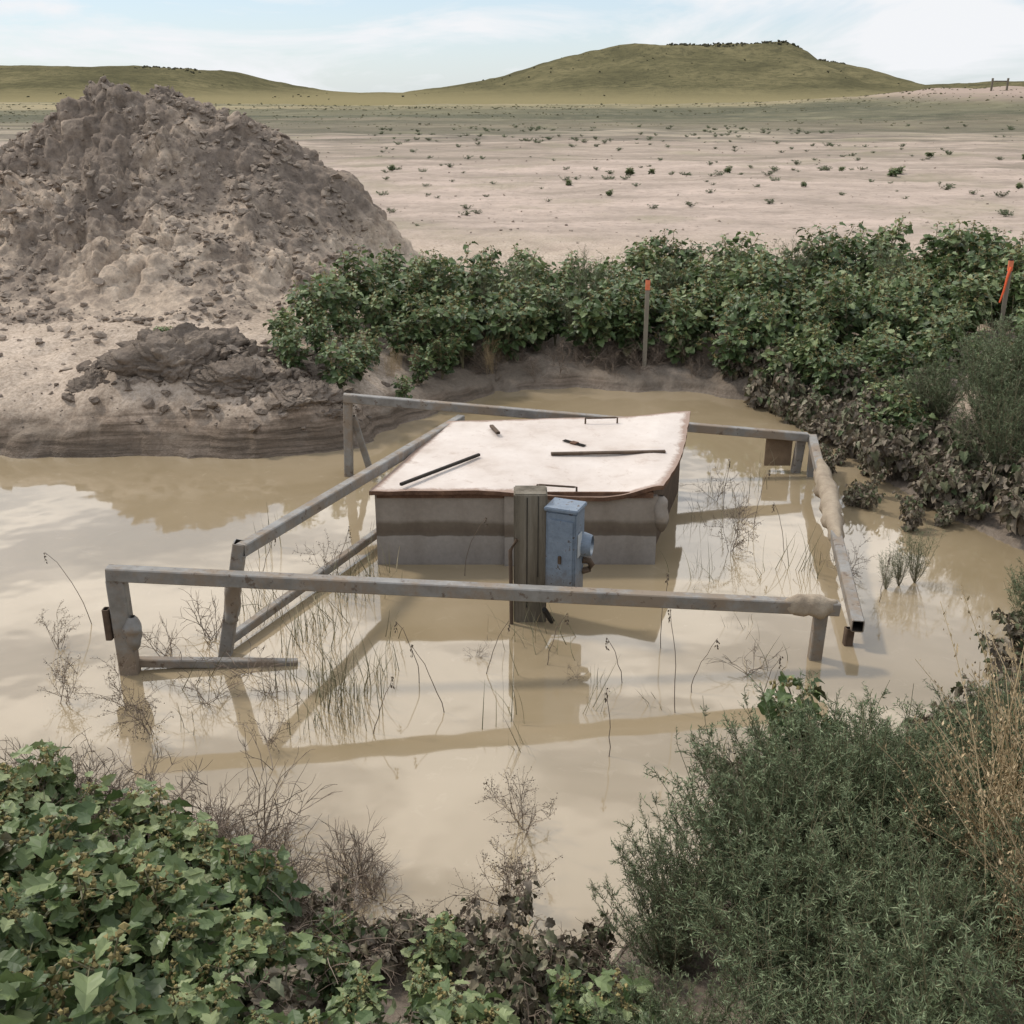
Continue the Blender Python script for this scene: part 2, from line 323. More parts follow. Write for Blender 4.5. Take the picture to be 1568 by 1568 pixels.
# slumped clay mass on the cut bank (crumbly, mostly buried)
IV4,IF4=ico(6)
g=Geo();r=np.random.default_rng(12)
for x,y,sx,sy,sz in [(-3.05,9.9,.72,.42,.42),(-2.45,9.72,.45,.28,.26),(-1.95,9.58,.40,.26,.22),(-3.75,9.7,.42,.25,.22),(-2.3,10.75,.26,.18,.16)]:
    V=IV4.copy()
    for k in range(9):
        n_=nrm(r.normal(size=3));dd=V@n_;lim=r.uniform(.5,.85);V=V-(np.maximum(dd-lim,0)*.85)[:,None]*n_
    o=r.uniform(0,50);u1=V[:,0]*2+V[:,1]*.6+o;u2=V[:,2]*2.2-V[:,1]*1.1+o
    d_=.22*fbm(u1*.8,u2*.8,3,33,.6)+.20*plates(u1*1.3,u2*1.3,44)+.13*plates(u1*3.1,u2*3.1,47)+.07*plates(u1*7,u2*7,49)+.03*fbm(u1*9,u2*9,2,51)-.15
    V=V*(1+d_)[:,None];a=r.uniform(-.3,.3);V=V*np.array([sx,sy,sz]);V=np.stack([V[:,0]*math.cos(a)-V[:,1]*math.sin(a),V[:,0]*math.sin(a)+V[:,1]*math.cos(a),V[:,2]],1)
    g.add(V+np.array([x,y,hz(x,y)-sz*.55]),IF4)
g.build('clay_blocks',[M_blk],True)
# hills
cx=[-400,-200,-129,-113,-96,-81.5,-73,-63,-50,-30,-14,-2.3,11,22.5,30.7,37,52,67,70.3,73.6,85,92,97,107,129,200,420]
cz=[5,7,8,7.8,7.8,7.2,5.3,2.9,1.4,1.4,3.5,5.5,9.5,12,13.2,12.8,12.8,13.4,12.4,9.9,7.6,5.,3.2,2.8,4.2,6,6]
xx=np.linspace(-390,410,640);yy=np.concatenate([np.linspace(150,330,120),np.linspace(335,480,30)])
Yg,Xg=np.meshgrid(yy,xx,indexing='ij')
C=np.interp(Xg+2.5*fbm(Xg*.05,Yg*.03,3,91)*ss(.0,1,np.abs(Yg-300)/60),cx,cz)-.8
f=ss(195,300,Yg)**1.35*(1-.9*ss(330,480,Yg))
gul=1-.26*np.abs(fbm(Xg*.07,Yg*.02,4,93))*ss(0,.4,f)*ss(1,.75,f)
rim=1.1*ss(.86,.93,f)*ss(8,11,C)-1.1*ss(8,11,C)*.9
Zg=.45+C*f*gul+.6*fbm(Xg*.15,Yg*.15,4,95)*f+rim*ss(.5,.9,f)+1.6*ss(150,200,Yg)*.35
Zg=np.where(Yg<170,Zg-1.2*(1-ss(150,170,Yg)),Zg)
mk('grassy_hills',np.stack([Xg,Yg,Zg],-1).reshape(-1,3),grid_faces(*Xg.shape),[M_hill])
def hillz(x,y):
    i=np.clip(np.searchsorted(yy,y),1,len(yy)-1);j=np.clip(np.searchsorted(xx,x),1,len(xx)-1);return Zg[i,j]
n=420;x=rng.uniform(-150,150,n);y=rng.uniform(215,300,n);clump=fbm(x*.06,y*.06,3,99)
q=(clump>.12);x=x[q];y=y[q];S=.12+.3*rng.random(len(x))**2
x2=rng.uniform(38,82,330);y2=rng.uniform(286,303,330);S2=.2+.55*rng.random(330)**2;x3=rng.uniform(-93,-78,110);y3=rng.uniform(290,303,110)
x=np.concatenate([x,x2,x3]);y=np.concatenate([y,y2,y3]);S=np.concatenate([S,S2,S2[:110]])
M_shrub=nmat('sagebrush',[(.3,(.05,.048,.032)),(.7,(.10,.092,.062))],1,1,.5,.1,0)
clods('sagebrush',np.stack([x,y,hillz(x,y)+S*.1],1),S,M_shrub)
n=4600;y=62+105*rng.random(n);x=rng.uniform(-.6,.6,n)*y;q=(vn(x*.05,y*.12,140)+.5*vn(x*.3,y*.4,141))>(.95-.38*ss(75,100,y));x=x[q];y=y[q];S=(.05+.13*rng.random(len(x))**2)*(y/80)
M_shrub2=nmat('low_sagebrush',[(.3,(.085,.082,.05)),(.7,(.165,.15,.093))],.6,1,.5,.1,0)
clods('sagebrush',np.stack([x,y,hgt(x,y)-S*.15],1),S,M_shrub2)
# water sheet
gx=np.linspace(-13.5,4.6,60);gy=np.linspace(2.4,12.3,40);Yw,Xw=np.meshgrid(gy,gx,indexing='ij')
mk('water',np.stack([Xw,Yw,Xw*0],-1).reshape(-1,3),grid_faces(*Xw.shape),[M_water])
# ------------------------------------------------------------ beams
def beam(name,p0,p1,w,h,mat,parent,up=(0,0,1),ch=.006,hollow=True):
    p0=np.array(p0,float);p1=np.array(p1,float);d=nrm(p1-p0);up=np.array(up,float)
    if abs(d@up)>.95: up=np.array([0,1.,0])
    X=nrm(np.cross(d,up));U=np.cross(X,d)
    def ring(w,h,c):
        a,b_=w/2,h/2;return [(-a+c,-b_),(a-c,-b_),(a,-b_+c),(a,b_-c),(a-c,b_),(-a+c,b_),(-a,b_-c),(-a,-b_+c)]
    o=ring(w,h,ch);i_=ring(w-.012,h-.012,ch*.6)
    V=[]
    def put(r,p): V.extend([p+X*a+U*b for a,b in r])
    put(i_,p0+d*.12);put(i_,p0);put(o,p0);put(o,p1);put(i_,p1);put(i_,p1-d*.12)
    F=[];mi=[]
    for k in range(5):
        for j in range(8):
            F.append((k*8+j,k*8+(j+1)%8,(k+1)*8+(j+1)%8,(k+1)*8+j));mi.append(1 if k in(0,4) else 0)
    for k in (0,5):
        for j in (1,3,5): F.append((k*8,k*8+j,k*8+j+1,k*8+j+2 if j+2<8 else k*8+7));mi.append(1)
    return mk(name,V,F,[mat,M_dark],mi,smooth=False,parent=parent)
def lumps(name,p0,p1,r,mat,parent,seed=0,n=26,sq=1.0):
    p0=np.array(p0,float);p1=np.array(p1,float);t=np.linspace(0,1,n);P=p0+(p1-p0)*t[:,None]
    d=nrm(p1-p0);X=nrm(np.cross(d,[0,0,1])) if abs(d[2])<.95 else np.array([1.,0,0]);U=np.cross(X,d);V=[];k=14
    for i in range(n):
        for j in range(k):
            a=2*np.pi*j/k;rr=r*(.75+.55*float(vn(i*.35+seed,j*.5+seed*3,seed)))*math.sin(math.pi*min(1,max(0.02,(i+.15)/(n-.7))))**.35
            if math.sin(a)<-.3: rr*=.9+.6*float(vn(i*.5,7,seed+4))
            V.append(P[i]+X*math.cos(a)*rr+U*math.sin(a)*rr*sq)
    F=[(i*k+j,i*k+(j+1)%k,(i+1)*k+(j+1)%k,(i+1)*k+j) for i in range(n-1) for j in range(k)]
    return mk(name,V,F,[mat],parent=parent)
fe=empty('pipe_guard_fence')
beam('front_rail',(-2.14,5.30,.61),(1.80,5.46,.325),.07,.075,M_steel,fe)
beam('front_left_post',(-2.10,5.33,-.4),(-2.10,5.31,.57),.10,.07,M_steel,fe)
beam('front_left_bracket',(-2.175,5.30,.22),(-2.175,5.30,.40),.035,.05,M_rust,fe)
beam('front_lower_rail',(-2.06,5.36,.045),(-1.2,5.42,.0),.05,.05,M_steel,fe)
beam('front_right_post',(1.70,5.50,-.4),(1.71,5.47,.285),.07,.06,M_steel,fe)
beam('left_panel_near_post',(-1.68,5.53,-.25),(-1.475,5.50,.70),.07,.075,M_steel,fe)
beam('left_panel_top_rail',(-1.47,5.47,.665),(-.41,8.5,.52),.065,.07,M_steel,fe)
beam('left_panel_lower_rail',(-1.62,5.58,.06),(-.93,7.2,.08),.05,.055,M_steel,fe)
beam('back_rail',(-1.36,8.6,.67),(2.44,8.69,.31),.065,.07,M_steel,fe)
beam('back_left_post',(-1.37,8.62,-.4),(-1.33,8.62,.63),.07,.07,M_steel,fe)
beam('back_left_brace',(-1.30,8.66,.5),(-1.12,8.75,-.3),.05,.05,M_steel,fe)
beam('back_right_post',(2.34,8.70,-.4),(2.40,8.72,.27),.07,.07,M_steel,fe)
beam('right_rail',(2.49,8.72,.29),(1.97,5.60,.14),.07,.075,M_steel,fe)
beam('right_near_post',(1.915,5.60,-.4),(1.945,5.66,.10),.05,.05,M_rust,fe)
beam('right_far_post',(2.47,8.60,-.4),(2.47,8.60,.25),.05,.05,M_steel,fe)
lumps('mud_on_right_rail',(2.42,8.2,.275),(2.16,6.7,.205),.065,M_mudcake,fe,3,40)
lumps('mud_on_front_rail',(1.48,5.445,.36),(1.80,5.462,.34),.05,M_mudcake,fe,6,22)
lumps('bracket_plate',(-2.04,5.29,.36),(-2.04,5.29,.16),.04,M_steel,fe,2,12)
lumps('bracket_plate_b',(-1.53,5.46,.50),(-1.56,5.49,.22),.045,M_steel,fe,5,12)
beam('hanging_board',(2.12,8.76,.16),(2.34,8.76,.16),.02,.24,M_board,fe,ch=.002)
# ---- sunken vault box with hatch lid
M_wall,nt,b=newmat('vault_siding');geo=N(nt,'ShaderNodeNewGeometry');pos=geo.outputs['Position'];sp=N(nt,'ShaderNodeSeparateXYZ');nt.links.new(pos,sp.inputs[0])
nn=noise(nt,pos,5,4,.6);za=N(nt,'ShaderNodeMath',operation='MULTIPLY_ADD');za.inputs[1].default_value=.05;nt.links.new(nn.outputs[0],za.inputs[0]);nt.links.new(sp.outputs[2],za.inputs[2])
r=ramp(nt,mrange(nt,za.outputs[0],0,.7),[(0,(.21,.18,.155)),(.06,(.26,.23,.205)),(.33,(.29,.26,.23)),(.34,(.13,.105,.08)),(.38,(.12,.09,.065)),(.46,(.14,.11,.08)),(.5,(.27,.23,.19)),(.74,(.28,.24,.2)),(.78,(.17,.12,.08)),(1,(.14,.09,.06))])
n2=noise(nt,pos,30,4,.7);cc=mixc(nt,1.0,r.outputs[0],mixc(nt,n2.outputs[0],(.75,.75,.75),(1.2,1.2,1.2)),'MULTIPLY')
nw=noise(nt,mapping(nt,pos,(6,6,1.5)),1,4,.6);cc=mixc(nt,1.0,cc,mixc(nt,mrange(nt,nw.outputs[0],.3,.6),(.86,.84,.82),(1.05,1.05,1.05)),'MULTIPLY')
nt.links.new(cc,b.inputs['Base Color']);b.inputs['Roughness'].default_value=.75;bump(nt,b,n2.outputs[0],.3,.004)
M_lid,nt,b=newmat('lid_paint');tcl=N(nt,'ShaderNodeNewGeometry');pos=tcl.outputs['Position']
n1=noise(nt,pos,2.2,6,.7);r=ramp(nt,n1.outputs[0],[(.25,(.44,.35,.285)),(.45,(.57,.485,.42)),(.7,(.66,.58,.515))])
n2=noise(nt,pos,7,6,.8,.5);cc=mixc(nt,mrange(nt,n2.outputs[0],.56,.72,0,.7),r.outputs[0],(.38,.27,.20))
at=N(nt,'ShaderNodeAttribute',attribute_name='tint');ed=N(nt,'ShaderNodeMath',operation='ADD');nt.links.new(at.outputs['Fac'],ed.inputs[0]);nt.links.new(n2.outputs[0],ed.inputs[1])
cc=mixc(nt,mrange(nt,ed.outputs[0],1.1,1.35,0,.85),cc,(.24,.14,.09));nt.links.new(cc,b.inputs['Base Color'])
b.inputs['Roughness'].default_value=.6;bump(nt,b,n1.outputs[0],.3,.01)
M_edge=nmat('rotten_wood_edge',[(.3,(.07,.04,.027)),(.55,(.15,.085,.055)),(.8,(.25,.155,.095))],9,.9,.8,.01,.1)
va=empty('pump_vault_box')
FL=np.array([-.905,6.79]);FR=np.array([.965,6.79]);BR=np.array([1.37,8.25]);BL=np.array([-.50,8.25])
def wallq(name,a,b_,th,z0,z1,mat,inn):
    a=np.array(a,float);b_=np.array(b_,float);i=np.array(inn,float);V=[]
    for p in (a,b_,b_+i*th,a+i*th):
        V+= [(p[0],p[1],z0),(p[0],p[1],z1)]
    F=[(0,2,3,1),(2,4,5,3),(4,6,7,5),(6,0,1,7),(1,3,5,7),(0,6,4,2)]
    return mk(name,V,F,[mat],smooth=False,parent=va)
wallq('front_wall_left_panel',FL,(-.02,6.79),.04,-.6,.515,M_wall,(0,1))
wallq('front_wall_right_panel',(-.012,6.795),FR,.04,-.6,.49,M_wall,(0,1))
wallq('right_wall',(.93,6.835),(1.33,8.25),.04,-.6,.50,M_rust,(-1,.02))
wallq('left_wall',(-.86,6.835),BL,.04,-.6,.51,M_wall,(1,.02))
wallq('back_wall',(-.45,8.21),(1.28,8.21),.035,-.6,.50,M_wall,(0,1))
wallq('wall_batten',(-.05,6.762),(.02,6.762),.024,-.6,.50,M_wall,(0,1))
wallq('rim_board_front',(-.89,6.772),(.93,6.772),.016,.485,.525,M_edge,(0,1))
lumps('curled_corner_sheet',(1.0,6.80,.24),(.985,6.80,.49),.045,M_wall,va,8,14)
nu,nv=60,40;A=np.array([-.935,6.735]);B=np.array([.99,6.76]);C2=np.array([1.42,8.45]);D2=np.array([-.50,8.28])
def lidz(u,v):
    return .548+.02*v+.03*ss(.7,1,u)*v-.05*ss(.35,.72,u)*(1-ss(.78,1.0,u))*(1-v)**1.5+.03*ss(.85,1,u)*(1-v)-.05*ss(.86,1,u)*np.sin(np.pi*v)+.006*fbm(u*5,v*5,3,120)
u,v=np.meshgrid(np.linspace(0,1,nu),np.linspace(0,1,nv),indexing='xy')
Pxy=(A*(1-u[...,None])+B*u[...,None])*(1-v[...,None])+(D2*(1-u[...,None])+C2*u[...,None])*v[...,None]
Pxy[...,0]+= .035*np.sin(np.pi*v)*ss(.6,1,u)+.01*fbm(v*9,u*0,3,124)*np.abs(u-.5)**6*64
Pxy[...,1]+= .014*fbm(u*14,v*0,4,122)*(1-v)**8
zt=lidz(u,v)
top=np.concatenate([Pxy,zt[...,None]],-1).reshape(-1,3);bot=top-np.array([0,0,.028])
F=list(map(tuple,grid_faces(nv,nu)));n0=len(top);Fb=[(a+n0,d+n0,c_+n0,b2+n0) for a,b2,c_,d in F];mi=[0]*len(F)+[1]*len(Fb)
per=[i for i in range(nu)]+[i*nu+nu-1 for i in range(1,nv)]+[(nv-1)*nu+i for i in range(nu-2,-1,-1)]+[i*nu for i in range(nv-2,0,-1)]
Fs=[(per[(i+1)%len(per)],per[i],per[i]+n0,per[(i+1)%len(per)]+n0) for i in range(len(per))]
ti=np.maximum.reduce([1-u*14,1-(1-u)*12,1-v*10,1-(1-v)*14]);ti=np.clip(ti,0,1).ravel()
mk('hatch_lid',np.concatenate([top,bot]),F+Fb+Fs,[M_lid,M_edge],mi+[1]*len(Fs),tint=np.concatenate([ti,ti]),smooth=False,parent=va)
def lp(u,v,dz=0):
    p=(A*(1-u)+B*u)*(1-v)+(D2*(1-u)+C2*u)*v;return (p[0],p[1],float(lidz(np.array(u),np.array(v)))+dz)
def rod(name,pts,r,mat,parent,sides=8):
    g=Geo();P=np.array(pts,float);tube(g,P,r,r,sides);return g.build(name,[mat],True,parent=parent)
def handle(name,u0,u1,v,hh=.05):
    a=lp(u0,v,0);b_=lp(u1,v,0);a2=(a[0],a[1],a[2]+hh);b2=(b_[0],b_[1],b_[2]+hh)
    rod(name,[a,(a[0],a[1],a[2]+hh*.9),a2,(a[0]+.015,a[1],a[2]+hh),(b_[0]-.015,b_[1],b_[2]+hh),b2,b_],.007,M_rust,va)
handle('front_handle',.565,.70,.03);handle('back_handle',.58,.71,.90,.045)
beam('lid_bar',lp(.53,.45,.012),lp(.955,.47,.012),.035,.018,M_rust,va,ch=.003)
beam('lid_stick',lp(.10,.03,.03),lp(.27,.42,.02),.022,.02,M_dark,va,ch=.003)
beam('lid_peg',lp(.21,.86,.02),lp(.27,.72,.03),.03,.02,M_rust,va,ch=.003)
beam('lid_hinge',lp(.575,.62,.008),lp(.60,.60,.008),.05,.012,M_edge,va,ch=.003)
# ---- electrical pedestal
ep=empty('electrical_pedestal')
def bx(name,x0,x1,y0,y1,z0,z1,mat,parent,bev=.006):
    bm=bmesh.new();bmesh.ops.create_cube(bm,size=1)
    for v_ in bm.verts: v_.co=Vector(((x0+x1)/2+v_.co.x*(x1-x0),(y0+y1)/2+v_.co.y*(y1-y0),(z0+z1)/2+v_.co.z*(z1-z0)))
    if bev: bmesh.ops.bevel(bm,geom=bm.edges[:],offset=bev,segments=2,affect='EDGES')
    me=bpy.data.meshes.new(name);bm.to_mesh(me);bm.free();me.materials.append(mat);o=bpy.data.objects.new(name,me);COL.objects.link(o)
    o.parent=parent;return o
M_blue,nt,b=newmat('blue_enamel');geo=N(nt,'ShaderNodeNewGeometry');pos=geo.outputs['Position'];sp=N(nt,'ShaderNodeSeparateXYZ');nt.links.new(pos,sp.inputs[0])
n1=noise(nt,pos,22,5,.75);r=ramp(nt,n1.outputs[0],[(.3,(.12,.15,.19)),(.55,(.175,.215,.265)),(.75,(.24,.275,.32))])
wz=N(nt,'ShaderNodeMath',operation='MULTIPLY_ADD');wz.inputs[1].default_value=.25;nt.links.new(n1.outputs[0],wz.inputs[0]);nt.links.new(sp.outputs[2],wz.inputs[2])
cc=mixc(nt,mrange(nt,wz.outputs[0],.50,.40,0,.6),r.outputs[0],(.16,.13,.105));cc=mixc(nt,mrange(nt,n1.outputs[0],.60,.64),cc,(.06,.04,.03))
nt.links.new(cc,b.inputs['Base Color']);b.inputs['Roughness'].default_value=.55
M_lab=nmat('faded_label',[(.3,(.35,.37,.38)),(.7,(.5,.52,.52))],20,.6,.1)
bx('timber_post',.01,.205,5.93,6.09,-.5,.82,M_postw,ep,.008)
bx('post_split_a',.085,.091,5.925,5.931,.1,.80,M_dark,ep,0)
bx('post_split_b',.15,.154,5.925,5.931,.3,.81,M_dark,ep,0)
def bxr(name,cx_,cy_,w,d,z0,z1,yaw,mat,bev=.008):
    o=bx(name,-w/2,w/2,-d/2,d/2,z0,z1,mat,ep,bev);o.location=(cx_,cy_,0);o.rotation_euler=(0,0,yaw);return o
YW=math.radians(-22)
bxr('meter_cabinet',.310,5.93,.185,.16,.17,.735,YW,M_blue)
bxr('cabinet_cap',.310,5.93,.205,.18,.737,.76,YW,M_blue,.005)
c_,s_=math.cos(YW),math.sin(YW)
def loc(a,b_): return (.310+a*c_-b_*s_,5.93+a*s_+b_*c_)
p=loc(0,-.084);bxr('cabinet_door',p[0],p[1],.155,.008,.22,.69,YW,M_blue,.003)
p=loc(.0,-.092);bxr('door_latch',p[0],p[1],.02,.012,.42,.47,YW,M_rust,.003)
p=loc(.097,-.02);bxr('side_label',p[0],p[1],.004,.07,.46,.60,YW,M_lab,0)
g=Geo();p=loc(.09,.06);q=loc(.135,.06)
tube(g,[(p[0],p[1],.50),(p[0]+.02,p[1]-.008,.50),(q[0],q[1],.50),(q[0]+.012,q[1]-.003,.50)],.075,.06,18);g.build('meter_socket',[M_blue],True,parent=ep)
rod('conduit_elbow',[(p[0]+.0,p[1],.40),(p[0]+.04,p[1],.395),(p[0]+.055,p[1],.37),(p[0]+.04,p[1],.34),(p[0]+.0,p[1]-.0,.33)],.02,M_rust,ep,10)
rod('conduit',[(.03,5.91,.55),(-.01,5.905,.48),(-.005,5.91,.2),(.0,5.91,-.3)],.012,M_rust,ep)
beam('post_brace',(.24,5.90,.02),(.19,5.86,.12),.03,.03,M_dark,ep)
# ---- survey stakes
def stake(x,y,h,rib=False,lean=0):
    z=hz(x,y);e=empty('survey_stake',(x,y,z))
    beam('shaft',(0,0,-.2),(lean,0,h),.045,.02,M_stake,e,ch=.002);
    beam('painted_tip',(lean*(h-.09)/h,-.002,h-.10),(lean*1.01,-.002,h+.004),.049,.024,M_pinkt,e,ch=.002)
    if rib:
        G=Geo();tube(G,[(lean,-.02,h-.06),(lean-.03,-.04,h-.16),(lean-.04,-.03,h-.3),(lean-.07,-.04,h-.42)],.018,.01,4);G.build('ribbon',[M_orange],True,parent=e)
STK=[(1.43,11.65),(5.15,11.5)]
stake(1.43,11.65,.92);stake(5.15,11.5,.84,True);stake(-2.1,12.2,.42)
gt=empty('distant_fence_gate',(50.5,122,hz(50.5,122)))
for i,xx_ in enumerate((-.8,.8)): beam('gate_post_%d'%i,(xx_,0,-.3),(xx_,0,1.25),.17,.17,M_postw,gt)
beam('gate_rail',(-.8,0,.95),(.8,0,.95),.12,.12,M_postw,gt)
# ------------------------------------------------------------ plants
half=[(0,0),(0,.3),(0,.62),(0,1.0),(.20,-.10),(.43,.02),(.40,.22),(.52,.40),(.34,.50),(.33,.70),(.14,.80)]
def leaf_tpl(droop,fold):
    V=[];F=[];
    tr=[(0,4,1),(4,5,1),(5,6,1),(1,6,2),(6,7,2),(7,8,2),(2,8,9),(2,9,3),(9,10,3)]
    for sgn in (1,-1):
        o=len(V)
        for a,b_ in half: V.append((a*sgn,b_,fold*a-droop*b_*b_+ (.05 if (a>.4) else 0)))
        for t_ in tr: F.append([o+k for k in (t_ if sgn>0 else t_[::-1])])
    return np.array(V),np.array(F)
LT=[leaf_tpl(.25,.25),leaf_tpl(.5,.4),leaf_tpl(.1,.12)]
NEED=(np.array([(0,0,0),(.5,.4,.05),(0,1,0),(-.5,.4,.05)]),np.array([(0,1,2),(0,2,3)]))
OCT=(np.array([(1,0,0),(-1,0,0),(0,1.3,0),(0,-1.3,0),(0,0,1),(0,0,-1)],float),np.array([(0,2,4),(2,1,4),(1,3,4),(3,0,4),(2,0,5),(1,2,5),(3,1,5),(0,3,5)]))
def broad(sd,h=.9,ls=.11,nst=4,wilt=0.,burs=True,mats=None,spread=.45,tb=0.):
    r=np.random.default_rng(sd);g=Geo();P=[];D=[];Nn=[];S=[];T=[];BP=[];BS=[]
    def node(p,az,sc,top):
        el=r.uniform(-.5,.35)-wilt*.7;d=np.array([math.cos(az)*math.cos(el),math.sin(az)*math.cos(el),math.sin(el)])
        pet=sc*r.uniform(.4,.9);q=p+d*pet+np.array([0,0,pet*.25])
        tube(g,[p,q],.0022,.0015,3,.6,1)
        P.append(q);D.append(d);Nn.append(np.array([0,0,1])+r.normal(size=3)*(.45+wilt*.5));S.append(sc)
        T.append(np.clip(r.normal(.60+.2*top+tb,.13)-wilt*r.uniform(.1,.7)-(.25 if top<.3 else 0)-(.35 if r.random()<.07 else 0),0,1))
    for s in range(nst):
        az0=r.uniform(0,6.28);ln=r.uniform(.1,spread);hh=h*r.uniform(.65,1.05)
        n=11;tt=np.linspace(0,1,n)
        pts=np.stack([np.cos(az0)*ln*hh*tt**1.3,np.sin(az0)*ln*hh*tt**1.3,hh*tt*(1-.1*ln*tt)],1)+np.cumsum(r.normal(size=(n,3))*.006,0)
        pts[0]=0;tube(g,pts,.008*h/.9,.003,5,.5,1)
        for i in range(2,n):
            top=tt[i]
            for k in range(2): node(pts[i],i*2.4+k*3.1+r.uniform(-.5,.5),ls*r.uniform(.55,1.2)*(1.1-.5*top),top)
            if top<.85:
                az=i*2.4+1.2+r.uniform(-.4,.4);L=h*.36*(1-.6*top)*r.uniform(.7,1.2)
                q=pts[i]+L*np.array([math.cos(az)*.8,math.sin(az)*.8,.55]);tube(g,[pts[i],(pts[i]+q)/2+np.array([0,0,-.01]),q],.004,.002,4,.5,1)
                for k in range(5):
                    f=.35+.65*k/4;node(pts[i]*(1-f)+q*f,az+r.uniform(-1.6,1.6),ls*r.uniform(.45,.95)*(1.1-.3*f),min(1,top+f*.3))
                if burs and r.random()<.8:
                    for k in range(6): BP.append(q+r.normal(size=3)*.014);BS.append(r.uniform(.006,.011))
            if burs and top>.5:
                for k in range(6): BP.append(pts[i]+r.normal(size=3)*.018);BS.append(r.uniform(.006,.013))
    P=np.array(P);D=np.array(D);Nn=np.array(Nn);S=np.array(S);T=np.array(T);k=r.integers(0,3,len(P))
    if wilt>.3: k[:]=1
    for i in range(3):
        q=k==i
        if q.any(): batch(g,P[q],D[q],Nn[q],S[q],T[q],*LT[i],m=0)
    if BP: BP=np.array(BP);batch(g,BP,r.normal(size=BP.shape),r.normal(size=BP.shape),np.array(BS),r.random(len(BP)),*OCT,m=2)
    return g.build('broad_plant',mats or [M_leaf,M_stem,M_bur],False,link=False)
def kochia(sd,h=.8,nb=46,sec=15,nl=14,w=.75,lm=None,ll=(.012,.026),lw=.2):
    r=np.random.default_rng(sd);g=Geo();P=[];D=[];T=[];S=[]
    for i in range(nb):
        az=r.uniform(0,6.28);sp_=r.random()**.6*w;L=h*r.uniform(.7,1.05)*(1-.25*sp_)
        n=8;tt=np.linspace(0,1,n)
        pts=np.stack([np.cos(az)*sp_*L*tt**.8,np.sin(az)*sp_*L*tt**.8,L*tt],1)+np.cumsum(r.normal(size=(n,3))*.008,0);pts[0]=0
        tube(g,pts,.004,.0012,3,.4,1)
        for j in range(sec):
            f=r.uniform(.15,1.0);x_=f*(n-1);a=int(min(x_,n-2));p=pts[a]+(pts[a+1]-pts[a])*(x_-a)
            d=nrm(np.array([math.cos(az),math.sin(az),0])*r.uniform(-.3,.8)+r.normal(size=3)*.5+np.array([0,0,.75]));l_=r.uniform(.06,.17)*h*(1.25-.5*f)
            q=p+d*l_;tube(g,[p,q],.0013,.0008,3,.5,1)
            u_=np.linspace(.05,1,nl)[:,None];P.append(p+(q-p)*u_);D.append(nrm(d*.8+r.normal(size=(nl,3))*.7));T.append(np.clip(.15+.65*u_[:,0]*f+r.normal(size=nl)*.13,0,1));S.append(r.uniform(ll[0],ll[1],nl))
    P=np.concatenate(P);D=np.concatenate(D);T=np.concatenate(T);S=np.concatenate(S)
    TV=NEED[0].copy();TV[:,0]*=lw
    batch(g,P,D,r.normal(size=P.shape),S,T,TV,NEED[1],0)
    return g.build('kochia_plant',[lm or M_koch,M_stem],False,link=False)
def dryweed(sd,h=.5,nb=5,mat=None,flakes=True,curl=.3):
    r=np.random.default_rng(sd);g=Geo();P=[]
    def br(p,d,L,dep):
        n=6;pts=[p]
        for i in range(n):
            d=nrm(d+r.normal(size=3)*.16+np.array([0,0,-.03*curl]));pts.append(pts[-1]+d*L/n)
        tube(g,pts,.0016*(1+dep*.5),.0008,3,r.uniform(.3,.9),0)
        if flakes:
            for q in pts[3:]:
                for k in range(3): P.append(q+r.normal(size=3)*.008)
        if dep>0:
            for k in range(r.integers(2,5)):
                i=r.integers(1,n);br(pts[i],nrm(d+r.normal(size=3)*.6),L*r.uniform(.35,.6),dep-1)
    for i in range(nb): br(np.zeros(3)+r.normal(size=3)*.02*np.array([1,1,0]),nrm(np.array([r.normal()*curl,r.normal()*curl,1])),h*r.uniform(.6,1),2)
    if P:
        P=np.array(P);TV=NEED[0].copy();TV[:,0]*=.6;batch(g,P,r.normal(size=P.shape),r.normal(size=P.shape),r.uniform(.004,.014,len(P)),r.random(len(P)),TV,NEED[1],0)
    return g.build('dry_weed',[mat or M_twig],False,link=False)
def drygrass(sd,h=.75,ns=26):
    r=np.random.default_rng(sd);g=Geo();P=[];D=[];T=[]
    for i in range(ns):
        az=r.uniform(0,6.28);l_=r.uniform(.05,.5);hh=h*r.uniform(.45,1.1);tt=np.linspace(0,1,9)
        b0=r.normal(size=3)*np.array([.05,.05,0])
        pts=b0+np.stack([np.cos(az)*l_*hh*tt**2,np.sin(az)*l_*hh*tt**2,hh*tt*(1-.2*l_*tt)],1);tube(g,pts,.0018,.0009,3,r.uniform(.3,.9),0)
        for k in range(60):
            f=r.uniform(.35,1);x_=f*8;a=min(int(x_),7);p=pts[a]+(pts[a+1]-pts[a])*(x_-a);P.append(p+r.normal(size=3)*.009);D.append([math.cos(az)*.3+r.normal()*.5,math.sin(az)*.3+r.normal()*.5,1]);T.append(r.uniform(.1,1))
    P=np.array(P);TV=NEED[0].copy();TV[:,0]*=.4;batch(g,P,np.array(D),r.normal(size=P.shape),r.uniform(.006,.016,len(P)),np.array(T),TV,NEED[1],0)
    return g.build('dry_grass_tuft',[M_dry],False,link=False)
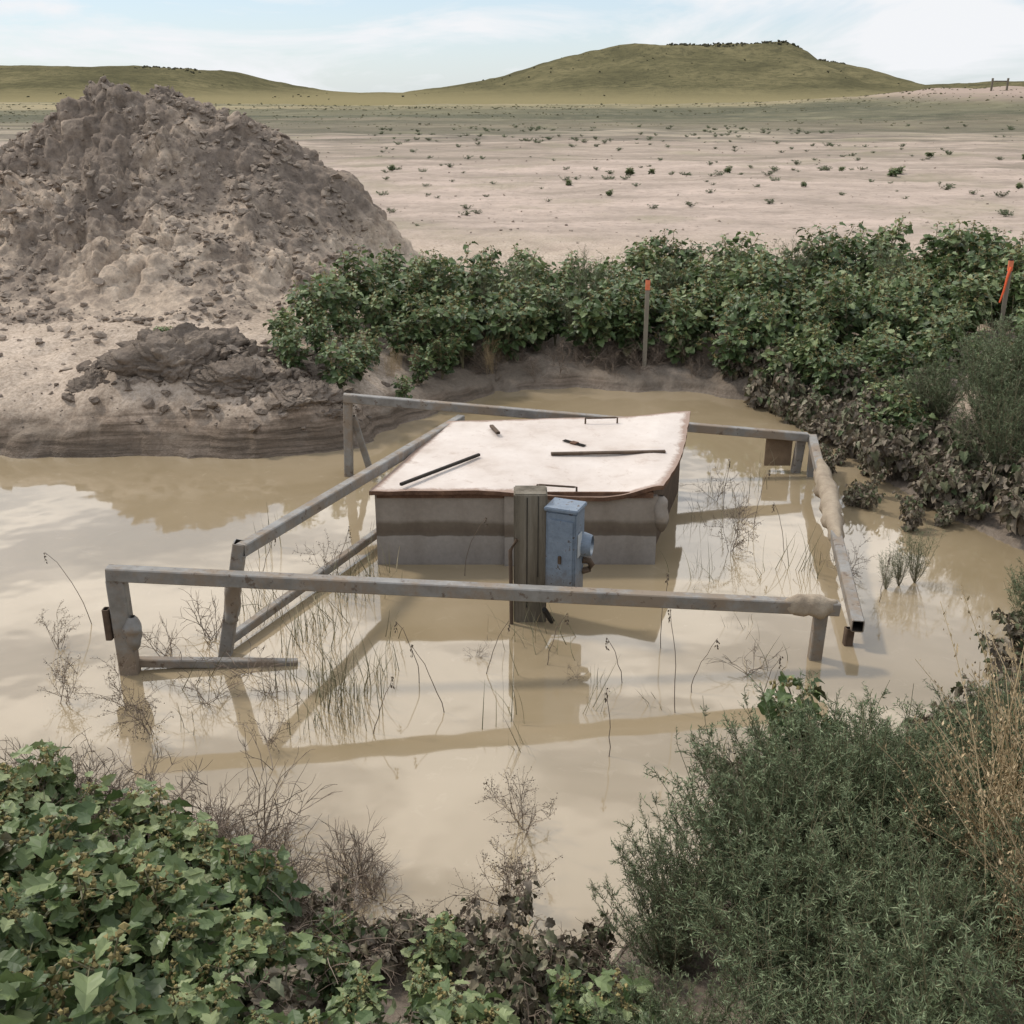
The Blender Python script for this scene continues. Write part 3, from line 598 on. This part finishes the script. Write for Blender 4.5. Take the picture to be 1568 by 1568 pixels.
def reeds(sd,h=.45,nb=32,sp_=.14,wd=.0027):
    r=np.random.default_rng(sd);g=Geo()
    for i in range(nb):
        az=r.uniform(-3.14,3.14);l_=r.uniform(-.1,1.0);hh=h*r.uniform(.35,1);n=9;tt=np.linspace(0,1,n);b0=np.array([r.normal()*sp_,r.normal()*sp_*.7,-.05])
        c_=b0+np.stack([np.cos(az)*l_*hh*tt**2*.8,np.sin(az)*l_*hh*tt**2*.5,hh*(tt-.35*abs(l_)*tt**2)],1)
        wv=np.array([math.sin(az),-math.cos(az),.2])[None]*(wd*(1-tt**2)+.0004)[:,None]
        V=np.stack([c_-wv,c_+wv],1).reshape(-1,3);F=[(2*k,2*k+1,2*k+3,2*k+2) for k in range(n-1)];g.add(V,F,r.uniform(0,1),0)
    return g.build('reed_tuft',[M_reed],False,link=False)
def put(me,par,x,y,sc=1,z=None,rot=None,tilt=.08,flat=1):
    o=bpy.data.objects.new('plant',me);COL.objects.link(o);o.parent=par
    o.location=(x,y,(hz(x,y) if z is None else z)-.01);o.scale=(sc,sc,sc*flat*random.uniform(.9,1.1));o.rotation_euler=(random.gauss(0,tilt),random.gauss(0,tilt),random.uniform(0,6.28) if rot is None else rot);return o
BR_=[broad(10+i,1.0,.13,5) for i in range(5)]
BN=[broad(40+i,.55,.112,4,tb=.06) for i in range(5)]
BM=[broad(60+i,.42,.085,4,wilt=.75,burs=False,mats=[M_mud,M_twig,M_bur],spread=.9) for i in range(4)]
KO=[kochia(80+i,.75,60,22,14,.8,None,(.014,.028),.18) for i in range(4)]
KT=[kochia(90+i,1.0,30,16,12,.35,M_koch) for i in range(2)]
TW_=[kochia(95+i,.3,9,5,6,.9,M_koch,(.03,.07),.35) for i in range(2)]
DW=[dryweed(100+i,.5) for i in range(4)]
DT=[dryweed(110+i,.4,9,M_twig,False,.9) for i in range(3)]
DG=[drygrass(120+i) for i in range(3)]
RE=[reeds(130+i) for i in range(3)]
RS=[reeds(140+i,.5,8,.10,.0022) for i in range(3)]
def sd1(x,y): return float(sdist(np.array([x]),np.array([y]))[0])
def blocks_stake(x,y):
    for a,b_ in STK:
        if b_-1.2<y<b_+.2 and abs(x-a*y/b_)<.24: return True
    return False
th=empty('cocklebur_thicket');pl=[]
for k in range(8000):
    x=random.uniform(-2.5,7.6);y=random.uniform(9.9,14.8)
    if x<-.6 and x< -2.25+max(0,(y-10.9))*.36: continue
    if -.5<x<2.3 and y<11.85+.3*math.sin(x*3): continue
    if y>14.4-.5*abs(math.sin(x*1.3)): continue
    if sd1(x,y)<(.10 if x<0 else .2) or blocks_stake(x,y): continue
    if any((x-a)**2+(y-b_)**2<.33**2 for a,b_ in pl): continue
    pl.append((x,y))
    hs=.44+.50*float(vn(x*1.1,y*.7,5))+random.uniform(-.1,.2)
    if y<11.3: hs*=.78
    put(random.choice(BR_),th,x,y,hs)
    if len(pl)>340: break
kt=empty('kochia_plumes')
for x,y,s_c in [(-.3,12.6,.85),(.1,12.8,1.0),(.75,12.3,.85),(.9,12.9,.95),(-.9,12.8,.9),(1.9,13.0,.8),(3.4,13.2,.9),(2.6,13.2,.9),(.3,12.4,.7),(4.4,12.8,.9),(1.2,12.5,.6)]:
    put(random.choice(KT),kt,x,y,s_c)
dw=empty('dead_weeds')
for k in range(120):
    x=random.uniform(-1.2,2.9);y=11.65+random.uniform(-.3,.5)
    if sd1(x,y)<.0: continue
    put(random.choice(DW+DT),dw,x,y,random.uniform(.3,.85))
for k in range(16):
    x=random.uniform(-1.7,-.1);y=10.2+(x+1.6)*1.0+random.uniform(0,.3)
    if sd1(x,y)>.03: put(random.choice(DG),dw,x,y,random.uniform(.3,.55))
rb=empty('kochia_bush')
for x,y,s_ in [(3.75,7.9,1.1),(3.95,8.6,1.3),(4.3,9.2,1.3),(3.7,9.3,.9),(4.4,8.2,1.4),(4.3,7.4,1.2),(4.9,8.8,1.3),(3.95,7.2,.9)]:
    put(random.choice(KO),rb,x,y,s_)
mb=empty('mud_coated_weeds')
for k in range(70):
    y=random.uniform(7.2,11.5);x=np.interp(y,[7.2,8,9,10,11.5],[3.55,3.3,3.1,2.9,2.0])+random.uniform(-.15,.75)
    put(random.choice(BM),mb,x,y,random.uniform(.6,1.1),z=max(0,hz(x,y)))
for k in range(44):
    y=random.uniform(8.9,11.3);x=2.75+random.uniform(0,3.0)
    if sd1(x,y)<.1 or blocks_stake(x,y): continue
    put(random.choice(BM if k%3==0 else BR_),mb,x,y,random.uniform(.4,.7))
for k in range(12):
    x=random.uniform(2.6,3.2);y=random.uniform(7.4,9.6);put(random.choice(BM),mb,x,y,random.uniform(.3,.55),z=0)
# foreground right
kb=empty('kochia_bush');pl=[]
for k in range(3000):
    x=random.uniform(.25,2.4);y=random.uniform(1.7,4.0)
    if x<.34+.28*max(0,y-2.4): continue
    if sd1(x,y)<.12: continue
    if any((x-a)**2+(y-b_)**2<.28**2 for a,b_ in pl): continue
    pl.append((x,y));e=min(1,(x-.2)*1.5)
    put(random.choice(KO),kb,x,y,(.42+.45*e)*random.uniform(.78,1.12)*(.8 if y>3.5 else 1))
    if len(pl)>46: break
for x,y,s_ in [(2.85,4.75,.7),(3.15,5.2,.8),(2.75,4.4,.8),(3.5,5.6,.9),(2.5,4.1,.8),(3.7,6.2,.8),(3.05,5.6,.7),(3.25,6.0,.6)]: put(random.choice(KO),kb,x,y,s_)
dg=empty('dry_grass')
for k in range(22): put(random.choice(DG),dg,random.uniform(1.48,1.95),random.uniform(2.1,3.3),random.uniform(.8,1.3),tilt=.14)
for k in range(26):
    x=random.uniform(1.15,2.5);y=np.interp(x,[1.2,1.9,2.5],[3.95,4.25,4.7])-random.uniform(-.1,.3);put(random.choice(BM),mb,x,y,random.uniform(.55,.95),z=max(0,hz(x,y)))
for x,y in [(2.6,5.0),(2.75,5.2),(2.95,5.6)]: put(random.choice(BM),mb,x,y,.7,z=0)
sp_=empty('cocklebur_plant');put(BN[0],sp_,1.36,4.15,.85,flat=1.5);put(BM[2],sp_,1.5,3.95,.8)
# foreground left
fl=empty('cocklebur_plant')
pl=[]
for k in range(2500):
    x=random.uniform(-2.3,.35);y=random.uniform(1.8,3.9)
    d=sd1(x,y)
    if d<.06: continue
    if any((x-a)**2+(y-b_)**2<.18**2 for a,b_ in pl): continue
    if len(pl)>125: break
    pl.append((x,y))
    green=(x<-.75-.35*(y-3)) or random.random()<.5
    if random.random()<.12: green=False
    if d<.25 and x>-1.6:
        put(random.choice(DT+BM),mb,x,y,random.uniform(.5,.8));continue
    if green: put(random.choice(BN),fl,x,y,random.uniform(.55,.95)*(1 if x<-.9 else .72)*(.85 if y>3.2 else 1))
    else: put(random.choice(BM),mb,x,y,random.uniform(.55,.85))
tw=empty('dead_twigs')
for k in range(80):
    x=random.uniform(-2.3,-.5);y=np.interp(x,[-2.5,-1.15,-.6],[4.15,3.6,3.35])+random.uniform(-.5,.3);put(random.choice(DT),tw,x,y,random.uniform(.5,1.0),z=max(0,hz(x,y)))
for k in range(16):
    x=random.uniform(-.5,.3);put(random.choice(DT+BM),tw,x,3.1+random.uniform(-.25,.12),random.uniform(.35,.6))
# plants standing in water
wr=empty('flooded_reeds')
for x,y,s_ in [(-.95,5.0,.9),(-.85,5.1,.9),(-1.05,5.2,.8),(-.75,5.3,.7),(-.8,4.85,.7),(-1.0,4.8,.7),(-1.25,5.7,.8),(-1.15,5.9,.8),(-1.5,6.1,.8),(-.95,6.6,.9),(-1.05,6.3,.8)]: put(random.choice(RE),wr,x,y,s_,z=0)
for k in range(46):
    if k<20: x=random.uniform(-1.7,-.5);y=random.uniform(4.7,7.3)
    elif k<34: x=random.uniform(1.2,2.2);y=random.uniform(6.2,8.3)
    else: x=random.uniform(-.4,1.6);y=random.uniform(4.4,5.9)
    if x>-.95 and x<1.2 and y>6.5: continue
    put(random.choice(RS),wr,x,y,random.uniform(.5,1.0),z=0,tilt=.25)
ww=empty('flooded_dead_weeds')
for x,y,s_ in [(-1.95,5.5,.8),(-1.75,5.7,.9),(-1.45,5.3,.8),(-2.0,4.95,.7),(-1.8,4.7,.8),(-2.35,5.0,.7),(-2.6,5.6,.6),(-1.3,5.1,.6),(.05,3.5,.75),(.02,4.0,.45),(1.3,5.3,.6),(.35,5.25,.3),(1.5,7.0,.8),(1.7,7.6,.7),(2.2,6.6,.6),(-1.25,6.6,.6),(1.6,8.0,.6),(1.05,4.2,.8),(.9,4.0,.7),(-.2,5.5,.3),(-1.6,5.0,.7),(-1.2,4.6,.5)]:
    put(random.choice(DW+DT),ww,x,y,s_,z=0)
put(DW[1],ww,.05,3.95,.7,z=0);put(DW[2],ww,.0,3.45,.65,z=0)
g=Geo();r=np.random.default_rng(5)
for x,y,h,lx in [(.85,4.9,.62,-.05),(.86,5.6,.5,.02),(-.35,4.9,.42,-.15),(.48,4.5,.4,-.02),(.2,5.4,.35,.1),(-.5,5.2,.4,-.1),(.95,5.1,.35,.12),(1.3,5.0,.3,.1),(-.15,5.3,.35,.12),(-1.1,6.3,.5,.1),(1.75,7.4,.5,.1),(1.9,7.0,.4,-.1),(1.6,7.8,.45,0),(-2.5,5.9,.5,-.25),(-.3,6.6,.45,.15),(-1.6,6.4,.4,.1),(2.3,6.2,.35,.05),(.6,5.2,.3,-.1),(-.7,4.7,.35,.1)]:
    tt=np.linspace(0,1,9);wb=np.cumsum(r.normal(size=9))*.006;pts=np.stack([x+lx*tt**2+wb,y+.05*tt,h*tt-.05],1);tube(g,pts,.0026,.0014,4,.4,0)
    hp=pts[-1]-np.array([0,0,1])*np.linspace(0,.06,10)[:,None]+r.normal(size=(10,3))*.004
    TV=NEED[0].copy();TV[:,0]*=.5;batch(g,hp,np.tile([0,0,-1.],(10,1))+r.normal(size=(10,3))*.3,r.normal(size=(10,3)),np.full(10,.02),np.full(10,.3),TV,NEED[1],0)
g.build('bent_stalks',[M_twig])
uw=empty('upright_weed')
put(KT[0],uw,2.5,6.45,.32,z=0);put(KT[1],uw,2.62,6.5,.4,z=0);put(KT[1],uw,2.4,6.4,.25,z=0)
fw=empty('field_weeds')
for x,y,s_ in [(3.3,32,.5),(3.9,32,.35),(1.36,27.5,.3),(6.1,32.5,.4),(9.2,32,.3),(10.3,31,.5),(10.6,31.5,.5),(14.5,40,.5),(-3.35,32,.35),(2.1,24.6,.3),(6.9,27,.25),(12,27,.35),(17,38,.5)]: put(random.choice(BN),fw,x,y,s_*1.4,flat=.65)
for k in range(460):
    y=19+52*random.random()**.7;x=random.uniform(-.12,.52)*y
    if vn(x*.15,y*.2,9)<.42: continue
    if float(mound(np.array([x]),np.array([y]))[0])>0: continue
    put(random.choice(TW_),fw,x,y,random.uniform(.25,.8)*(1+y*.008),flat=.5)
hb=empty('cocklebur_plant')
put(BN[1],hb,-3.25,10.25,.4);put(RE[0],hb,-3.35,10.2,.55);put(RE[1],hb,-3.1,10.2,.5);put(RE[2],hb,-3.5,10.2,.4)
# ------------------------------------------------------------ world / sun / camera
AZ=Vector((-.80,.42,0)).normalized();EL=math.radians(50)
w=bpy.data.worlds.new('World');scn.world=w;w.use_nodes=True;nt=w.node_tree;bg=nt.nodes['Background']
sk=N(nt,'ShaderNodeTexSky',sky_type='NISHITA');sk.sun_disc=False;sk.sun_elevation=EL;sk.sun_rotation=math.atan2(AZ.x,AZ.y);sk.dust_density=.6;sk.air_density=1
tc=N(nt,'ShaderNodeTexCoord');G_=tc.outputs['Generated']
sz=N(nt,'ShaderNodeSeparateXYZ');nt.links.new(G_,sz.inputs[0])
mp=N(nt,'ShaderNodeMapping');mp.inputs['Scale'].default_value=(1,1,4.5);mp.inputs['Location'].default_value=(.9,.4,.2);nt.links.new(G_,mp.inputs[0])
n1=noise(nt,mp.outputs[0],3.6,6,.6,.6);cm=mrange(nt,n1.outputs[0],.43,.57,.12,1)
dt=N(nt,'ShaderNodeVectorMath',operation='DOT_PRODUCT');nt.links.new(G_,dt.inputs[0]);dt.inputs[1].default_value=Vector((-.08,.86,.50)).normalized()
sky_boost=mrange(nt,dt.outputs['Value'],.72,.97)  # added bright cloud patch ahead, out of view, to brighten the water reflections
hi=mixc(nt,sky_boost,(11.8,11.8,12.0),(25,24,22.8))
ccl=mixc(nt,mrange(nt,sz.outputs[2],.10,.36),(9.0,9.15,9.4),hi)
skb=mixc(nt,mrange(nt,sz.outputs[2],0,.12),(7.6,8.4,8.9),(5.6,7.3,9.0));skc=mixc(nt,.6,mixc(nt,1.0,sk.outputs[0],(1.15,1.3,1.5),'MULTIPLY'),skb)
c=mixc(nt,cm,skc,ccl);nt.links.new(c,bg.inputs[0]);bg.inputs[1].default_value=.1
sl=bpy.data.lights.new('sun','SUN');sl.energy=2.3;sl.angle=math.radians(6);sl.color=(1,.94,.85);so=bpy.data.objects.new('sun',sl);COL.objects.link(so)
dirv=Vector((AZ.x*math.cos(EL),AZ.y*math.cos(EL),math.sin(EL)));so.rotation_euler=dirv.to_track_quat('Z','Y').to_euler()
cam=bpy.data.cameras.new('camera');co=bpy.data.objects.new('camera',cam);COL.objects.link(co);co.location=(0,0,3);co.rotation_euler=(math.radians(68.9),0,0)
cam.sensor_fit='HORIZONTAL';cam.angle=math.radians(50);cam.clip_end=3000;scn.camera=co
scn.view_settings.view_transform='Standard';scn.view_settings.look='None';scn.view_settings.exposure=0
